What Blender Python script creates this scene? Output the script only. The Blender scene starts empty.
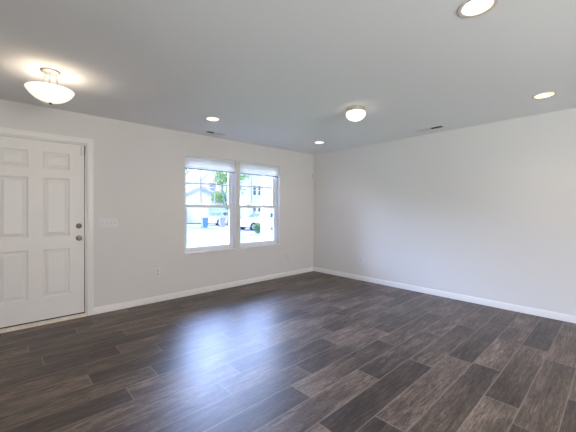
import bpy, bmesh, math, random
from mathutils import Vector, Matrix
random.seed(7)
C = bpy.context.scene.collection
SC = bpy.context.scene
PI = math.pi
R = math.radians

# ------------------------------------------------------------------ camera
cam = bpy.data.objects.new('camera', bpy.data.cameras.new('camera'))
C.objects.link(cam)
cam.data.sensor_width = 36.0
cam.data.lens = 305.5 / 576 * 36
cam.data.shift_y = -6.3 / 576
cam.data.clip_start = 0.05
cam.data.clip_end = 400
CAM = (-4.738, -4.377, 1.2854)
cam.location = CAM
cam.rotation_euler = (R(90), 0, R(-42.495))
SC.camera = cam

# ------------------------------------------------------------------ world, sun, exposure
world = bpy.data.worlds.new('sky')
SC.world = world
world.use_nodes = True
wn = world.node_tree
for n in list(wn.nodes): wn.nodes.remove(n)
wo = wn.nodes.new('ShaderNodeOutputWorld')
wb = wn.nodes.new('ShaderNodeBackground')
wr = wn.nodes.new('ShaderNodeValToRGB')
wt = wn.nodes.new('ShaderNodeTexCoord')
ws = wn.nodes.new('ShaderNodeSeparateXYZ')
wn.links.new(wt.outputs['Generated'], ws.inputs[0])
wn.links.new(ws.outputs['Z'], wr.inputs[0])
# bright hazy band low in the north, deeper blue overhead and to the south
wr.color_ramp.elements[0].position = 0.0
wr.color_ramp.elements[0].color = (0.044, 0.048, 0.055, 1)
wr.color_ramp.elements[1].position = 0.75
wr.color_ramp.elements[1].color = (0.04, 0.07, 0.18, 1)
k_ = wr.color_ramp.elements.new(0.115); k_.color = (0.06, 0.07, 0.085, 1)
k_ = wr.color_ramp.elements.new(0.18); k_.color = (0.52, 0.67, 1.0, 1)
k_ = wr.color_ramp.elements.new(0.50); k_.color = (0.40, 0.55, 1.0, 1)
wy = wn.nodes.new('ShaderNodeMapRange'); wy.interpolation_type = 'SMOOTHSTEP'
wn.links.new(ws.outputs['Y'], wy.inputs[0])
wy.inputs[1].default_value = -0.3; wy.inputs[2].default_value = 0.6
wy.inputs[3].default_value = 0.06; wy.inputs[4].default_value = 1.0
wx = wn.nodes.new('ShaderNodeVectorMath'); wx.operation = 'SCALE'
wn.links.new(wr.outputs[0], wx.inputs[0]); wn.links.new(wy.outputs[0], wx.inputs['Scale'])
wn.links.new(wx.outputs[0], wb.inputs[0])
wn.links.new(wb.outputs[0], wo.inputs[0])
SKY_STRENGTH = 31.0
wb.inputs[1].default_value = SKY_STRENGTH

sun = bpy.data.objects.new('sun', bpy.data.lights.new('sun', 'SUN'))
C.objects.link(sun)
sun.data.energy = 2.4
sun.data.angle = R(1)
sun.data.color = (1.0, 0.95, 0.88)
sun.rotation_euler = Vector((-0.25, 0.75, -0.8)).to_track_quat('-Z', 'Y').to_euler()

def area(name, loc, direction, sx, sy, power, color=(1, 1, 1), portal=False):
    l = bpy.data.lights.new(name, 'AREA')
    l.shape = 'RECTANGLE'; l.size = sx; l.size_y = sy
    l.energy = power; l.color = color
    o = bpy.data.objects.new(name, l); C.objects.link(o)
    o.location = loc
    o.rotation_euler = Vector(direction).to_track_quat('-Z', 'Z').to_euler()
    if portal: l.cycles.is_portal = True
    return o
area('window_daylight', (-2.36, 0.10, 1.36), (0, -1, 0), 0.9, 1.5, 1, portal=True)
area('window_daylight', (-1.39, 0.10, 1.36), (0, -1, 0), 0.9, 1.5, 1, portal=True)
# added fill lamps behind the camera, just outside the back and side openings
area('patio_fill', (-3.9, -8.35, 1.15), (0, 1, 1.3), 2.2, 2.0, 222, (1.0, 0.915, 0.85))
area('side_fill', (-7.35, -5.6, 1.3), (1, 0, 0.4), 1.8, 1.5, 88, (0.74, 0.85, 1.0))

SC.view_settings.view_transform = 'Standard'
SC.view_settings.look = 'None'
SC.view_settings.gamma = 1
SC.view_settings.use_curve_mapping = False
SC.view_settings.exposure = 0.38

# ------------------------------------------------------------------ materials
def mat(name, color, rough=0.5, metal=0.0, emit=None, estr=0.0, spec=0.5, bump=None, transl=0.0, noise=None):
    m = bpy.data.materials.new(name); m.use_nodes = True
    nt = m.node_tree; b = nt.nodes['Principled BSDF']
    b.inputs['Base Color'].default_value = (*color, 1)
    b.inputs['Roughness'].default_value = rough
    b.inputs['Metallic'].default_value = metal
    b.inputs['Specular IOR Level'].default_value = spec
    if emit:
        b.inputs['Emission Color'].default_value = (*emit, 1)
        b.inputs['Emission Strength'].default_value = estr
    tc = nt.nodes.new('ShaderNodeTexCoord')
    if noise:
        sc, amt = noise
        nz = nt.nodes.new('ShaderNodeTexNoise'); nz.inputs['Scale'].default_value = sc
        nz.inputs['Detail'].default_value = 3
        nt.links.new(tc.outputs['Object'], nz.inputs['Vector'])
        r = nt.nodes.new('ShaderNodeValToRGB')
        r.color_ramp.elements[0].position = 0.3; r.color_ramp.elements[1].position = 0.7
        r.color_ramp.elements[0].color = (*[c * (1 - amt) for c in color], 1)
        r.color_ramp.elements[1].color = (*[min(1, c * (1 + amt)) for c in color], 1)
        nt.links.new(nz.outputs['Fac'], r.inputs[0])
        nt.links.new(r.outputs[0], b.inputs['Base Color'])
    if bump:
        sc, st = bump
        nz = nt.nodes.new('ShaderNodeTexNoise'); nz.inputs['Scale'].default_value = sc
        nt.links.new(tc.outputs['Object'], nz.inputs['Vector'])
        bp = nt.nodes.new('ShaderNodeBump'); bp.inputs['Strength'].default_value = st
        bp.inputs['Distance'].default_value = 0.002
        nt.links.new(nz.outputs['Fac'], bp.inputs['Height'])
        nt.links.new(bp.outputs[0], b.inputs['Normal'])
    if transl:
        t = nt.nodes.new('ShaderNodeBsdfTranslucent'); t.inputs[0].default_value = (*color, 1)
        mx = nt.nodes.new('ShaderNodeMixShader'); mx.inputs[0].default_value = transl
        nt.links.new(b.outputs[0], mx.inputs[1]); nt.links.new(t.outputs[0], mx.inputs[2])
        nt.links.new(mx.outputs[0], nt.nodes['Material Output'].inputs[0])
    return m

M = {}
M['wall'] = mat('wall_paint', (0.71, 0.685, 0.665), 0.75, spec=0.25, bump=(160, 0.12))
M['ceiling'] = mat('ceiling_paint', (0.88, 0.89, 0.89), 0.9, spec=0.15, bump=(220, 0.15))
M['trim'] = mat('trim_paint', (0.80, 0.775, 0.75), 0.35, noise=(3, 0.01))
M['door'] = mat('door_paint', (0.78, 0.75, 0.725), 0.42, noise=(4, 0.01))
M['vinyl'] = mat('window_vinyl', (0.80, 0.82, 0.86), 0.35, noise=(6, 0.015))
M['nickel'] = mat('satin_nickel', (0.30, 0.27, 0.24), 0.42, 1.0, noise=(30, 0.06))
M['steel_light'] = mat('brushed_nickel', (0.72, 0.66, 0.60), 0.35, 1.0, noise=(40, 0.05))
M['plastic'] = mat('white_plastic', (0.74, 0.725, 0.74), 0.4, noise=(20, 0.01))
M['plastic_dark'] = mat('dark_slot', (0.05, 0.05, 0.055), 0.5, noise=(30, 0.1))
M['toggle'] = mat('switch_toggle', (0.62, 0.60, 0.61), 0.35, noise=(30, 0.02))
M['threshold'] = mat('threshold_aluminium', (0.80, 0.72, 0.62), 0.42, 0.2, noise=(12, 0.08))
M['seal'] = mat('weather_strip', (0.06, 0.045, 0.035), 0.8, noise=(40, 0.1))
M['blind'] = mat('blind_fabric', (0.93, 0.92, 0.91), 0.8, transl=0.4, noise=(50, 0.02))
M['blind_rail'] = mat('blind_rail', (0.36, 0.36, 0.38), 0.5, noise=(20, 0.02))
M['duct'] = mat('duct_metal', (0.02, 0.02, 0.022), 0.6, 0.2, noise=(10, 0.2))
M['register'] = mat('register_enamel', (0.78, 0.78, 0.80), 0.4, noise=(30, 0.01))
M['bowl_glass'] = mat('alabaster_glass', (0.9, 0.86, 0.80), 0.35, emit=(1.0, 0.86, 0.70), estr=0.75, noise=(6, 0.03))
M['dome_glass'] = mat('frosted_glass', (0.9, 0.86, 0.80), 0.35, emit=(1.0, 0.84, 0.66), estr=1.8, noise=(6, 0.03))
M['lens'] = mat('downlight_lens', (0.9, 0.88, 0.82), 0.5, emit=(1.0, 0.90, 0.76), estr=9, noise=(10, 0.01))
M['baffle'] = mat('downlight_reflector', (0.80, 0.66, 0.46), 0.4, noise=(10, 0.02))
M['can_trim'] = mat('downlight_trim', (0.74, 0.67, 0.60), 0.4, noise=(10, 0.02))
# outside
M['brick_out'] = mat('exterior_wall', (0.6, 0.58, 0.55), 0.9, noise=(8, 0.1))
M['grass'] = mat('lawn', (0.20, 0.31, 0.11), 0.95, noise=(0.7, 0.22))
M['asphalt'] = mat('road_surface', (0.30, 0.31, 0.35), 0.9, noise=(1.5, 0.06))
M['concrete'] = mat('concrete', (0.50, 0.49, 0.47), 0.9, noise=(2, 0.05))
M['kerb'] = mat('kerb_concrete', (0.42, 0.41, 0.40), 0.9, noise=(3, 0.08))
M['shingle'] = mat('roof_shingle', (0.42, 0.42, 0.50), 0.9, noise=(6, 0.15))
M['fascia'] = mat('fascia_board', (0.50, 0.50, 0.62), 0.6, noise=(5, 0.05))
M['outtrim'] = mat('exterior_trim', (0.86, 0.86, 0.88), 0.6, noise=(5, 0.02))
M['garage'] = mat('garage_door', (0.84, 0.83, 0.80), 0.6, noise=(5, 0.02))
M['winglass'] = mat('far_window_glass', (0.16, 0.16, 0.22), 0.1, noise=(2, 0.2))
M['car_paint'] = mat('white_car_paint', (0.80, 0.81, 0.84), 0.25, noise=(2, 0.02))
M['car_glass'] = mat('car_glass', (0.10, 0.14, 0.12), 0.08, noise=(2, 0.1))
M['tyre'] = mat('tyre_rubber', (0.03, 0.03, 0.035), 0.8, noise=(20, 0.2))
M['rim'] = mat('wheel_rim', (0.55, 0.56, 0.6), 0.35, 0.8, noise=(20, 0.05))
M['red_lamp'] = mat('tail_lamp_red', (0.6, 0.05, 0.04), 0.3, noise=(10, 0.1))
M['head_lamp'] = mat('head_lamp_clear', (0.7, 0.72, 0.75), 0.15, noise=(10, 0.05))
M['bin_blue'] = mat('blue_bin_plastic', (0.13, 0.24, 0.66), 0.5, noise=(5, 0.06))
M['bin_grey'] = mat('grey_bin_plastic', (0.36, 0.35, 0.45), 0.5, noise=(5, 0.06))
M['bark'] = mat('bark', (0.22, 0.17, 0.13), 0.9, noise=(12, 0.25))
M['leaf_teal'] = mat('dark_green_leaves', (0.10, 0.27, 0.19), 0.7, transl=0.3, noise=(3, 0.3))
M['leaf_lime'] = mat('yellow_green_leaves', (0.27, 0.38, 0.09), 0.7, transl=0.3, noise=(3, 0.3))
M['leaf_bush'] = mat('shrub_leaves', (0.12, 0.24, 0.08), 0.7, transl=0.25, noise=(6, 0.3))
M['mulch'] = mat('mulch', (0.26, 0.20, 0.15), 0.95, noise=(25, 0.3))

def siding(name, color, scale=5.5):
    m = mat(name, color, 0.7)
    nt = m.node_tree; b = nt.nodes['Principled BSDF']
    tc = nt.nodes.new('ShaderNodeTexCoord')
    w = nt.nodes.new('ShaderNodeTexWave'); w.wave_type = 'BANDS'; w.bands_direction = 'Z'; w.wave_profile = 'SAW'
    w.inputs['Scale'].default_value = scale / 3.14
    nt.links.new(tc.outputs['Object'], w.inputs['Vector'])
    bp = nt.nodes.new('ShaderNodeBump'); bp.inputs['Strength'].default_value = 0.7
    bp.inputs['Distance'].default_value = 0.03
    nt.links.new(w.outputs['Fac'], bp.inputs['Height']); nt.links.new(bp.outputs[0], b.inputs['Normal'])
    return m
M['siding_cream'] = siding('cream_siding', (0.78, 0.74, 0.72))
M['siding_white'] = siding('white_siding', (0.76, 0.77, 0.82))

def glass_mat():
    m = bpy.data.materials.new('window_glass'); m.use_nodes = True
    nt = m.node_tree
    for n in list(nt.nodes): nt.nodes.remove(n)
    o = nt.nodes.new('ShaderNodeOutputMaterial')
    t = nt.nodes.new('ShaderNodeBsdfTransparent'); t.inputs[0].default_value = (0.97, 0.985, 1, 1)
    g = nt.nodes.new('ShaderNodeBsdfGlossy'); g.inputs['Roughness'].default_value = 0.02
    f = nt.nodes.new('ShaderNodeFresnel'); f.inputs[0].default_value = 1.35
    mx = nt.nodes.new('ShaderNodeMixShader')
    nt.links.new(f.outputs[0], mx.inputs[0]); nt.links.new(t.outputs[0], mx.inputs[1])
    nt.links.new(g.outputs[0], mx.inputs[2]); nt.links.new(mx.outputs[0], o.inputs[0])
    return m
M['glass'] = glass_mat()

def floor_mat():
    m = bpy.data.materials.new('wood_look_planks'); m.use_nodes = True
    nt = m.node_tree; L = nt.links; N = nt.nodes
    b = N['Principled BSDF']
    def math_(op, a, c=None, clamp=False):
        n = N.new('ShaderNodeMath'); n.operation = op; n.use_clamp = clamp
        for i, v in enumerate((a, c)):
            if v is None: continue
            if isinstance(v, (int, float)): n.inputs[i].default_value = v
            else: L.new(v, n.inputs[i])
        return n.outputs[0]
    at = N.new('ShaderNodeAttribute'); at.attribute_name = 'plank'
    sp = N.new('ShaderNodeSeparateColor'); L.new(at.outputs['Color'], sp.inputs[0])
    seed = sp.outputs[1]
    uv = N.new('ShaderNodeUVMap'); uv.uv_map = 'plank_uv'
    su = N.new('ShaderNodeSeparateXYZ'); L.new(uv.outputs[0], su.inputs[0])
    u, v = su.outputs[0], su.outputs[1]
    q_ = N.new('ShaderNodeMapRange'); q_.interpolation_type = 'SMOOTHSTEP'; L.new(u, q_.inputs[0]); q_.inputs[2].default_value = 1.17
    tone = math_('ADD', sp.outputs[0], math_('MULTIPLY', math_('SUBTRACT', sp.outputs[2], sp.outputs[0]), q_.outputs[0]))
    def vec(x, y, z):
        n = N.new('ShaderNodeCombineXYZ')
        for i, q in enumerate((x, y, z)):
            if isinstance(q, (int, float)): n.inputs[i].default_value = q
            else: L.new(q, n.inputs[i])
        return n.outputs[0]
    z = math_('MULTIPLY', seed, 37.0)
    def noise(su_, sv_, detail, rough, dist=0.0):
        n = N.new('ShaderNodeTexNoise'); n.inputs['Scale'].default_value = 1
        n.inputs['Detail'].default_value = detail; n.inputs['Roughness'].default_value = rough
        n.inputs['Distortion'].default_value = dist
        L.new(vec(math_('MULTIPLY', u, su_), math_('MULTIPLY', v, sv_), z), n.inputs['Vector'])
        return n.outputs['Fac']
    broad = noise(2.2, 9, 3, 0.55, 0.6)         # soft patches
    grain = noise(5, 58, 6, 0.75, 1.0)          # long grain
    pores = noise(30, 260, 2, 0.6)              # fine brushed pores
    crack = noise(3.5, 26, 4, 0.7, 1.6)
    t = math_('ADD', math_('ADD', math_('MULTIPLY', math_('SUBTRACT', tone, 0.48), 1.0), 0.46), math_('MULTIPLY', math_('SUBTRACT', broad, 0.5), 1.0))
    t = math_('ADD', t, math_('MULTIPLY', math_('SUBTRACT', grain, 0.5), 2.0))
    t = math_('ADD', t, math_('MULTIPLY', math_('SUBTRACT', pores, 0.5), 0.9), True)
    # dark knots / cracks
    ck = N.new('ShaderNodeMapRange'); L.new(crack, ck.inputs[0])
    ck.inputs[1].default_value = 0.37; ck.inputs[2].default_value = 0.44
    t = math_('MULTIPLY', t, math_('ADD', math_('MULTIPLY', ck.outputs[0], 0.5), 0.5))
    ramp = N.new('ShaderNodeValToRGB'); L.new(t, ramp.inputs[0])
    e = ramp.color_ramp.elements
    e[0].position = 0.0; e[0].color = (0.026, 0.016, 0.011, 1)
    e[1].position = 1.0; e[1].color = (0.29, 0.212, 0.162, 1)
    k = e.new(0.5); k.color = (0.100, 0.068, 0.050, 1)
    # seams: thin light bevelled lines
    W, LL = 0.198, 1.17
    dv = math_('MINIMUM', v, math_('SUBTRACT', W, v))
    du = math_('MINIMUM', u, math_('SUBTRACT', LL, u))
    d = math_('MINIMUM', dv, du)
    sm = N.new('ShaderNodeMapRange'); L.new(d, sm.inputs[0])
    sm.inputs[1].default_value = 0.0015; sm.inputs[2].default_value = 0.005
    sm.inputs[3].default_value = 1; sm.inputs[4].default_value = 0
    mixc = N.new('ShaderNodeMix'); mixc.data_type = 'RGBA'
    L.new(math_('MULTIPLY', sm.outputs[0], 0.65), mixc.inputs[0])
    L.new(ramp.outputs[0], mixc.inputs[6]); mixc.inputs[7].default_value = (0.27, 0.225, 0.19, 1)
    L.new(mixc.outputs[2], b.inputs['Base Color'])
    rr = N.new('ShaderNodeMapRange'); L.new(grain, rr.inputs[0])
    rr.inputs[1].default_value = 0.3; rr.inputs[2].default_value = 0.7
    rr.inputs[3].default_value = 0.45; rr.inputs[4].default_value = 0.38
    L.new(rr.outputs[0], b.inputs['Roughness'])
    b.inputs['IOR'].default_value = 1.6
    b.inputs['Specular IOR Level'].default_value = 0.42
    h = math_('SUBTRACT', math_('ADD', math_('MULTIPLY', grain, 0.6), math_('MULTIPLY', pores, 0.4)),
              math_('MULTIPLY', sm.outputs[0], 0.8))
    bp = N.new('ShaderNodeBump'); bp.inputs['Strength'].default_value = 0.3
    bp.inputs['Distance'].default_value = 0.0005
    L.new(h, bp.inputs['Height']); L.new(bp.outputs[0], b.inputs['Normal'])
    return m
M['floor'] = floor_mat()

# ------------------------------------------------------------------ mesh helpers
def obj(name, bm, m, parent=None, smooth=None, bevel=None, loc=None, rot=None):
    me = bpy.data.meshes.new(name)
    bmesh.ops.remove_doubles(bm, verts=bm.verts, dist=1e-6)
    bmesh.ops.recalc_face_normals(bm, faces=bm.faces)
    bm.to_mesh(me); bm.free()
    o = bpy.data.objects.new(name, me); C.objects.link(o)
    for mm in (m if isinstance(m, (list, tuple)) else [m]): me.materials.append(mm)
    if parent: o.parent = parent
    if loc: o.location = loc
    if rot: o.rotation_euler = rot
    if bevel:
        md = o.modifiers.new('bevel', 'BEVEL'); md.width = bevel; md.segments = 2
        md.limit_method = 'ANGLE'; md.angle_limit = R(40)
    if smooth is not None:
        for p in me.polygons: p.use_smooth = True
        me.set_sharp_from_angle(angle=R(smooth))
    return o

def empty(name, loc, rz=0, label=None, cat=None, group=None, kind=None):
    o = bpy.data.objects.new(name, None); C.objects.link(o)
    o.location = loc; o.rotation_euler = (0, 0, rz); o.empty_display_size = 0.1
    return tag(o, label, cat, group, kind)

def tag(o, label=None, cat=None, group=None, kind=None):
    if label: o['label'] = label
    if cat: o['category'] = cat
    if group: o['group'] = group
    if kind: o['kind'] = kind
    return o

def box(bm, x0, x1, y0, y1, z0, z1):
    vs = [bm.verts.new((x, y, z)) for x in (x0, x1) for y in (y0, y1) for z in (z0, z1)]
    for f in ((0, 1, 3, 2), (4, 6, 7, 5), (0, 4, 5, 1), (2, 3, 7, 6), (0, 2, 6, 4), (1, 5, 7, 3)):
        bm.faces.new([vs[i] for i in f])
    return vs

def B(*a):
    bm = bmesh.new()
    for q in (a if isinstance(a[0], (tuple, list)) else [a]): box(bm, *q)
    return bm

def lathe(profile, n=40, bm=None, mat4=None):
    """profile: list of (r, z); spun round z"""
    bm = bm or bmesh.new()
    rings = []
    for r, z in profile:
        if r < 1e-6: rings.append([bm.verts.new((0, 0, z))])
        else: rings.append([bm.verts.new((r * math.cos(2 * PI * i / n), r * math.sin(2 * PI * i / n), z)) for i in range(n)])
    for a, b in zip(rings, rings[1:]):
        for i in range(n):
            j = (i + 1) % n
            if len(a) == 1 and len(b) == 1: continue
            if len(a) == 1: bm.faces.new((a[0], b[i], b[j]))
            elif len(b) == 1: bm.faces.new((a[i], a[j], b[0]))
            else: bm.faces.new((a[i], a[j], b[j], b[i]))
    if mat4: bmesh.ops.transform(bm, matrix=mat4, verts=[v for r in rings for v in r])
    return bm

def tube(bm, p, q, r, r2=None, n=12):
    p, q = Vector(p), Vector(q); d = q - p
    M4 = Matrix.Translation(p) @ d.to_track_quat('Z', 'Y').to_matrix().to_4x4()
    return lathe([(0, 0), (r, 0), (r2 or r, d.length), (0, d.length)], n, bm, M4)

def holes_wall(bm, us, vs, solid, place, t):
    """solid wall of thickness t in the (u,v) plane with rectangular openings; place(u,v,w)->xyz"""
    def S(i, j): return 0 <= i < len(us) - 1 and 0 <= j < len(vs) - 1 and solid(i, j)
    cache = {}
    def V(i, j, k):
        if (i, j, k) not in cache: cache[(i, j, k)] = bm.verts.new(place(us[i], vs[j], k * t))
        return cache[(i, j, k)]
    for i in range(len(us) - 1):
        for j in range(len(vs) - 1):
            if not S(i, j): continue
            for k in (0, 1): bm.faces.new([V(i, j, k), V(i + 1, j, k), V(i + 1, j + 1, k), V(i, j + 1, k)])
            for (a, c, d, e) in ((-1, 0, (i, j), (i, j + 1)), (1, 0, (i + 1, j), (i + 1, j + 1)),
                                 (0, -1, (i, j), (i + 1, j)), (0, 1, (i, j + 1), (i + 1, j + 1))):
                if not S(i + a, j + c):
                    bm.faces.new([V(*d, 0), V(*e, 0), V(*e, 1), V(*d, 1)])

# ------------------------------------------------------------------ room shell
H = 2.44
X0, Y0 = -7.0, -8.0
WT = 0.17

def in_any(i, j, us, vs, rects):
    u = (us[i] + us[i + 1]) / 2; v = (vs[j] + vs[j + 1]) / 2
    return any(a < u < b and c < v < d for a, b, c, d in rects)

# window wall (left in the picture)
W1 = (-2.808, -1.917); W2 = (-1.837, -0.942); WZ = (0.618, 2.103)
DX = (-4.985, -4.040); DZ = (0.0, 2.075)
rects = [(W1[0], W1[1], *WZ), (W2[0], W2[1], *WZ), (DX[0], DX[1], *DZ)]
us = [X0 - WT, DX[0], DX[1], W1[0], W1[1], W2[0], W2[1], WT]
vs = [0, WZ[0], DZ[1], WZ[1], H]
bm = bmesh.new()
holes_wall(bm, us, vs, lambda i, j: not in_any(i, j, us, vs, rects), lambda u, v, w: (u, w, v), WT)
tag(obj('wall_left', bm, M['wall']), kind='structure')
# right wall
tag(obj('wall_right', B(0, WT, Y0 - WT, 0, 0, H), M['wall']), kind='structure')
# back wall with wide glazed patio opening, and side wall with a window (unseen openings, added for the fill light)
us = [X0 - WT, -5.0, -1.4, WT]; vs2 = [0, 2.1, H]
bm = bmesh.new()
holes_wall(bm, us, vs2, lambda i, j: not in_any(i, j, us, vs2, [(-5.0, -1.4, -1, 2.1)]), lambda u, v, w: (u, Y0 - w, v), WT)
tag(obj('wall_back', bm, M['wall']), kind='structure')
us = [Y0, -6.5, -4.7, 0]; vs3 = [0, 0.6, 2.1, H]
bm = bmesh.new()
holes_wall(bm, us, vs3, lambda i, j: not in_any(i, j, us, vs3, [(-6.5, -4.7, 0.6, 2.1)]), lambda u, v, w: (X0 - w, u, v), WT)
tag(obj('wall_side', bm, M['wall']), kind='structure')
def glazed(name, rect, place, cols):
    u0, u1, v0, v1 = rect
    root = empty(name, place(u0, v0, 0), kind='structure')
    def pb(bm, a0, a1, b0, b1, w0, w1):
        vs_ = [place(a, b_, w) for a in (a0, a1) for b_ in (b0, b1) for w in (w0, w1)]
        xs = [q[0] for q in vs_]; ys = [q[1] for q in vs_]; zs = [q[2] for q in vs_]
        o = place(u0, v0, 0)
        box(bm, min(xs) - o[0], max(xs) - o[0], min(ys) - o[1], max(ys) - o[1], min(zs) - o[2], max(zs) - o[2])
    bm = bmesh.new(); f = 0.06
    pb(bm, u0, u1, v0, v0 + f, .05, .12); pb(bm, u0, u1, v1 - f, v1, .05, .12)
    for k in range(cols + 1):
        c = u0 + (u1 - u0) * k / cols
        c0 = max(u0, c - f / 2 if 0 < k < cols else c - f * (k == cols)); 
        pb(bm, c0, c0 + f, v0 + f, v1 - f, .05, .12)
    obj('window_frame', bm, M['vinyl'], root)
    bm = bmesh.new(); pb(bm, u0 + f, u1 - f, v0 + f, v1 - f, .083, .087)
    obj('window_pane', bm, M['glass'], root)
glazed('door_added_2', (-5.0, -1.4, 0, 2.1), lambda u, v, w: (u, Y0 - w, v), 2)
glazed('window_added_3', (-6.5, -4.7, 0.6, 2.1), lambda u, v, w: (X0 - w, u, v), 2)

# ceiling with real cut-outs for the recessed lights and registers
CANS = [(-2.818, -0.863), (-0.80, -0.875), (-0.75, -3.85), (-2.775, -3.824), (-4.9, -5.9), (-2.79, -6.8), (-0.75, -6.8)]
LIN_C = (-2.435, -0.243)     # register along x
RIN_C = (-0.315, -2.535)     # register along y
bm = bmesh.new()
def cell_ring(cx, cy, hx, hy, n, rad, rect=False):
    """square cell around a round or rectangular hole"""
    pass
holes = [(cx - .12, cx + .12, cy - .12, cy + .12, 'r', cx, cy) for cx, cy in CANS]
holes += [(LIN_C[0] - .14, LIN_C[0] + .14, LIN_C[1] - .05, LIN_C[1] + .05, 'q', 0, 0),
          (RIN_C[0] - .05, RIN_C[0] + .05, RIN_C[1] - .17, RIN_C[1] + .17, 'q', 0, 0)]
xs = sorted(set([X0 - WT, WT] + [round(h[0], 5) for h in holes] + [round(h[1], 5) for h in holes]))
ys = sorted(set([Y0 - WT, WT] + [round(h[2], 5) for h in holes] + [round(h[3], 5) for h in holes]))
for i in range(len(xs) - 1):
    for j in range(len(ys) - 1):
        cx = (xs[i] + xs[i + 1]) / 2; cy = (ys[j] + ys[j + 1]) / 2
        if any(h[0] - 1e-6 < cx < h[1] + 1e-6 and h[2] - 1e-6 < cy < h[3] + 1e-6 for h in holes): continue
        bm.faces.new([bm.verts.new(p) for p in ((xs[i], ys[j], H), (xs[i + 1], ys[j], H), (xs[i + 1], ys[j + 1], H), (xs[i], ys[j + 1], H))])
CAN_R = 0.082
for h in holes:
    if h[4] != 'r': continue
    cx, cy = h[5], h[6]; n = 32; inner = []; outer = []
    for k in range(n):
        a = 2 * PI * k / n + PI / 4; c, s = math.cos(a), math.sin(a); q = max(abs(c), abs(s))
        inner.append(bm.verts.new((cx + CAN_R * c, cy + CAN_R * s, H)))
        outer.append(bm.verts.new((cx + .12 * c / q, cy + .12 * s / q, H)))
    for k in range(n):
        l = (k + 1) % n
        bm.faces.new((inner[k], inner[l], outer[l], outer[k]))
bmesh.ops.remove_doubles(bm, verts=bm.verts, dist=1e-5)
ceil = tag(obj('ceiling', bm, M['ceiling']), kind='structure')
# roof deck over the ceiling, keeps the sky out
tag(obj('trim_roof', B(X0 - .5, .5, Y0 - .5, .45, 2.68, 2.85), M['shingle']), kind='structure')
tag(obj('trim_attic_rim', B((X0 - WT, WT, 0.02, WT, H + .001, 2.68), (X0 - WT, WT, Y0 - WT, Y0 - .02, H + .001, 2.68),
    (X0 - WT, X0 - .02, Y0 - .02, 0.02, H + .001, 2.68), (0.02, WT, Y0 - .02, .02, H + .001, 2.68)), M['brick_out']), kind='structure')

# floor: one surface, planks told apart by attributes
PW, PL, PY = 0.198, 1.17, -3.932
ends = {-2: -1.93, -1: -1.33, 0: -1.14, 1: -0.68, 2: -0.71, 3: -1.02, 4: -1.50, 5: -2.04, 6: -1.82, 7: -2.42, 8: -2.22,
        9: -4.11, 10: -3.88, 11: -4.28, 12: -3.70, 13: -3.99, 14: -4.52, 15: -3.84, 16: -4.6, 17: -4.20, 18: -4.01, 19: -4.78}
rnd = random.Random(11)
# tone of the two plank ends meeting at a joint: row, joint x -> (plank on the left, plank on the right)
JOINTS = [(0, -1.14, .58, .22), (0, -2.31, .62, .22), (-1, -1.33, .34, .56), (-1, -2.50, .22, .50), (1, -.68, .50, .55), (1, -1.85, .22, .66),
          (2, -.71, .42, .22), (2, -1.88, .58, .20), (3, -1.02, .30, .52), (3, -2.19, .16, .62), (3, -3.36, .66, .20), (4, -1.50, .48, .60),
          (4, -2.67, .66, .25), (5, -.87, .30, .50), (5, -2.04, .28, .52), (5, -3.21, .20, .68), (6, -.65, .45, .5), (6, -1.82, .62, .28), (6, -2.99, .5, .2),
          (7, -1.25, .3, .5), (7, -2.42, .2, .62), (8, -1.05, .5, .3), (8, -2.22, .5, .2), (8, -3.39, .6, .3), (9, -4.11, .24, .56), (10, -3.88, .52, .2), (11, -4.28, .62, .2),
          (12, -3.70, .5, .24), (13, -3.99, .24, .55), (14, -4.52, .55, .26), (15, -3.84, .36, .62), (17, -4.20, .24, .52), (18, -4.01, .3, .55),
          (1, -3.02, .6, .5), (2, -3.05, .3, .6), (4, -3.84, .3, .5)]
def end_tone(row, x, side, rnd_):
    for r_, jx, a_, b_ in JOINTS:
        if r_ == row and abs(jx - x) < .05: return a_ if side == 'L' else b_
    return rnd_.choice((0.22, 0.30, 0.42, 0.50, 0.56, 0.62))
me = bpy.data.meshes.new('floor')
verts, faces, tones, uvs = [], [], [], []
row = -21
while True:
    ya = PY + PW * row; yb = ya + PW
    if ya >= 0.0: break
    y0, y1 = max(ya, Y0), min(yb, 0.0)
    if y1 > y0:
        e0 = ends.get(row, -rnd.random() * PL)
        while e0 < 0: e0 += PL
        k = 0
        x1 = e0
        while x1 > X0:
            x0 = x1 - PL
            xa, xb = max(x0, X0), min(x1, 0.0)
            if xb - xa > 1e-4:
                n = len(verts)
                verts += [(xa, y0, 0), (xb, y0, 0), (xb, y1, 0), (xa, y1, 0)]
                faces.append((n, n + 1, n + 2, n + 3))
                tones.append((end_tone(row, x0, 'R', rnd), rnd.random(), end_tone(row, x1, 'L', rnd)))
                uvs += [(xa - x0, y0 - ya), (xb - x0, y0 - ya), (xb - x0, y1 - ya), (xa - x0, y1 - ya)]
                k += 1
            x1 = x0
    row += 1
me.from_pydata(verts, [], faces)
uvl = me.uv_layers.new(name='plank_uv')
for i, q in enumerate(uvs): uvl.data[i].uv = q
ca = me.color_attributes.new('plank', 'FLOAT_COLOR', 'CORNER')
for i, p in enumerate(me.polygons):
    for li in p.loop_indices: ca.data[li].color = (*tones[i], 1)
me.materials.append(M['floor'])
fl = bpy.data.objects.new('floor', me); C.objects.link(fl); tag(fl, kind='structure')
tag(obj('trim_foundation', B(X0 - WT, WT, Y0 - WT, WT, -0.44, -0.012), M['concrete']), kind='structure')

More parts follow.
